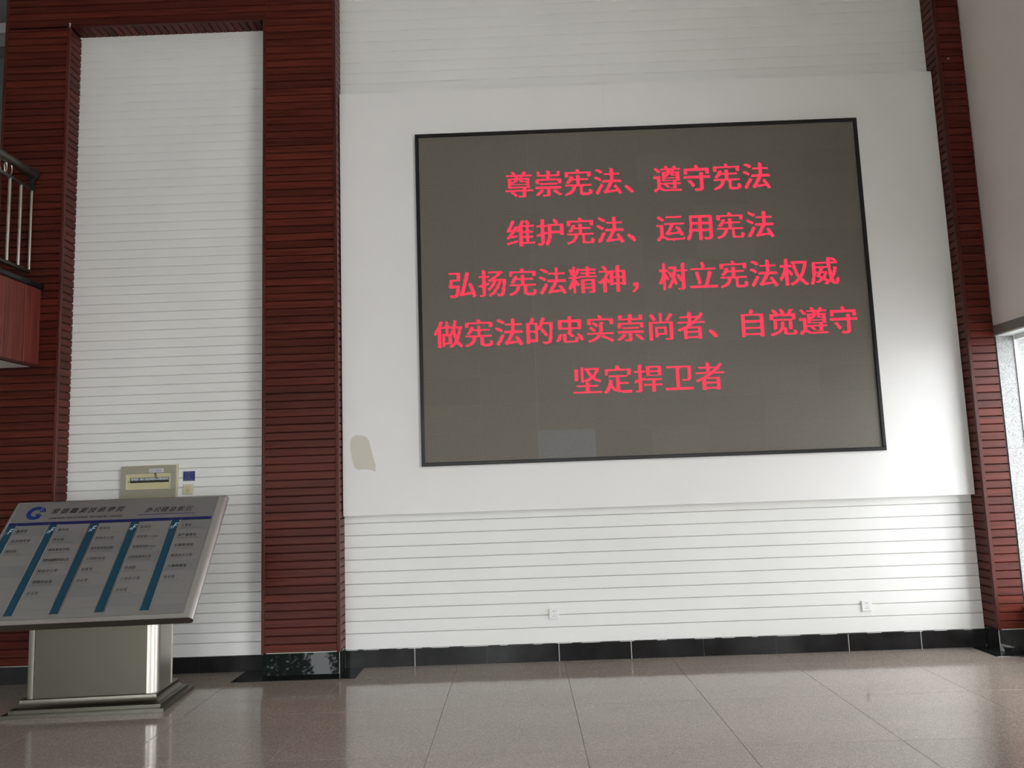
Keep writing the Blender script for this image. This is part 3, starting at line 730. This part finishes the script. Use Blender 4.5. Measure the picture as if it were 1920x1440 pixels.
def put_text(m_, body, u, v, size, shear=0, offset=0, spacing=1, width=None, w=.0032):
    vs, ts = text_tris(body, size, shear, 0, spacing)
    x0 = min(x for x, y in vs); x1 = max(x for x, y in vs); s_ = 1
    if width: s_ = width/(x1-x0)
    for i, (ox, oy) in enumerate(((0, 0), (1, 0), (-1, 0), (0, .6)) if offset else ((0, 0),)):   # bolder strokes: the outline laid over itself, slightly shifted
        m_.add([(U(u)+(x-x0)*s_+ox*offset, v+y+oy*offset, w+i*.00002) for x, y in vs], ts)
ROOMS = [[('收发室', 'Mail Room', .075), ('接待阅览室', 'Reception and Reading Room', .13), ('教材库', 'Teaching Material Storage', .125)],
         [('教务处', 'Teaching Affairs Division', .12), ('学生处', 'Students Affairs Department', .155), ('继续教育学院', 'College of Continuing Education', .145),
          ('常德市民族教育学会办公室', 'Changde Municipal Education Society Office', .178), ('就业办公室', 'Employment Office', .105), ('视频会议室', 'Video Conference Room', .15), ('会议室', 'Conference Room', .11)],
         [('院领导', 'College Leaders', .085), ('党政办公室', 'Party and Administration Office', .155), ('组织宣传统战部', 'Organization and Publicity Department', .165),
          ('计划财务处', 'Planning and Finance Division', .135), ('机要室', 'Confidential Room', .125), ('会议室', 'Conference Room', .105)],
         [('院领导', 'College Leaders', .09), ('科技处', 'Science and Technology Division', .14), ('发展规划处', 'Development and Planning Division', .155),
          ('纪检监察审计室', 'Discipline Supervision and Audit Office', .16), ('培训部', 'Vocational Training Department', .17), ('工会办公室', 'Union Office', .07), ('会议室', 'Conference Room', .115)],
         [('人事处', 'Personnel Division', .155), ('资产基建处', 'Assets and Infrastructure Division', .155), ('后勤管理处', 'Logistics Management', .14),
          ('离退休办公室', 'Retired Staff Office', .085), ('人事档案室', 'Personnel Archives', .12), ('会议室', 'Conference Room', .105)]]
for k, u in enumerate(SXS):
    mw_ = MB()
    put_text(mw_, 'F', u+.027, .781, .075, .25, 0, 1, .033, .0036); put_text(mw_, str(k+1), u+.009, .781, .036, .2, 0, 1, .015 if k else .005, .0036)
    mw_.build('floor_number', M_inkw, SB)
    for r_, (zh, en, we) in enumerate(ROOMS[k]):
        v = .797-r_*.0936
        wz_ = {3: .077, 5: .135, 6: .150, 7: .158, 12: .178}[len(zh)]
        mm = MB(); put_text(mm, zh, u+.086, v, .0285 if len(zh) < 12 else .030, 0, .0005, 1.1, wz_)
        if k == 3 and r_ == 1: put_text(mm, '中心实验室', u+.169, v+.002, .017, 0, .0003, 1, .074)
        if k == 3 and r_ == 2:
            mm = MB(); put_text(mm, zh, u+.086, v, .0285, 0, .0005, 1, .112); put_text(mm, '高教研究室', u+.203, v+.003, .014, 0, .0003, 1, .050)
        mm.build('room_name', M_ink, SB)
        me_ = MB(); put_text(me_, en, u+.084, v-.019, .0125, 0, .0001, 1, we); me_.build('room_caption', M_inkg, SB)
mt_ = MB(); put_text(mt_, '常德職業技術學院', .308, .972, .056, .35, .0009, 1.5, .54); mt_.build('title_lettering', M_ink, SB)
mt_ = MB(); put_text(mt_, '办公楼总索引', 1.008, .953, .053, .30, .0011, 1.25, .352); mt_.build('title_lettering', M_ink, SB)
mt_ = MB(); put_text(mt_, 'CHANGDE VOCATIONAL TECHNICAL COLLEGE', .312, .915, .024, .35, .0005, 1.0, .545); mt_.build('title_lettering', M_ink, SB)
# emblem: open blue ring with curved and straight stripes
em_ = MB(); ec, ev = U(.192), .981; RX, RZ = .066, .064; rx2, rz2 = .036, .036
def arc_band(m_, cx, cz, ra, rb, t0, t1, n2=24, w0=.0012, w1=.0026, sq=1):
    vs = []; fs = []
    for i in range(n2+1):
        t = math.radians(t0+(t1-t0)*i/n2); c_, s_ = math.cos(t), math.sin(t)
        for q in (ra, rb):
            for w in (w0, w1): vs.append((cx+q*c_, cz+q*s_*sq, w))
    for i in range(n2):
        a_ = i*4; b2 = a_+4
        fs += [(a_+1, a_+3, b2+3, b2+1), (a_, b2, b2+2, a_+2), (a_, a_+1, b2+1, b2), (a_+2, b2+2, b2+3, a_+3)]
    fs += [(0, 2, 3, 1), (4*n2, 4*n2+1, 4*n2+3, 4*n2+2)]
    m_.add(vs, fs)
arc_band(em_, ec, ev, .065, .034, 62, 318, 32)
for ra, rb in ((.065, .053), (.048, .039), (.033, .025)): arc_band(em_, ec+.004, ev+.002, ra, rb, 8, 55, 10)
for q in range(3):
    a_ = Vector((ec+.004+q*.011, ev-.010+q*.003)); d = Vector((math.cos(math.radians(-48)), math.sin(math.radians(-48)))); nn = Vector((-d.y, d.x))*.0038; e_ = a_+d*(.050-q*.007)
    em_.add([(a_.x-nn.x, a_.y-nn.y, .0026), (e_.x-nn.x, e_.y-nn.y, .0026), (e_.x+nn.x, e_.y+nn.y, .0026), (a_.x+nn.x, a_.y+nn.y, .0026)], [(0, 1, 2, 3)])
em_.build('emblem', M_blue, SB)
bpy.data.objects.remove(board_o)
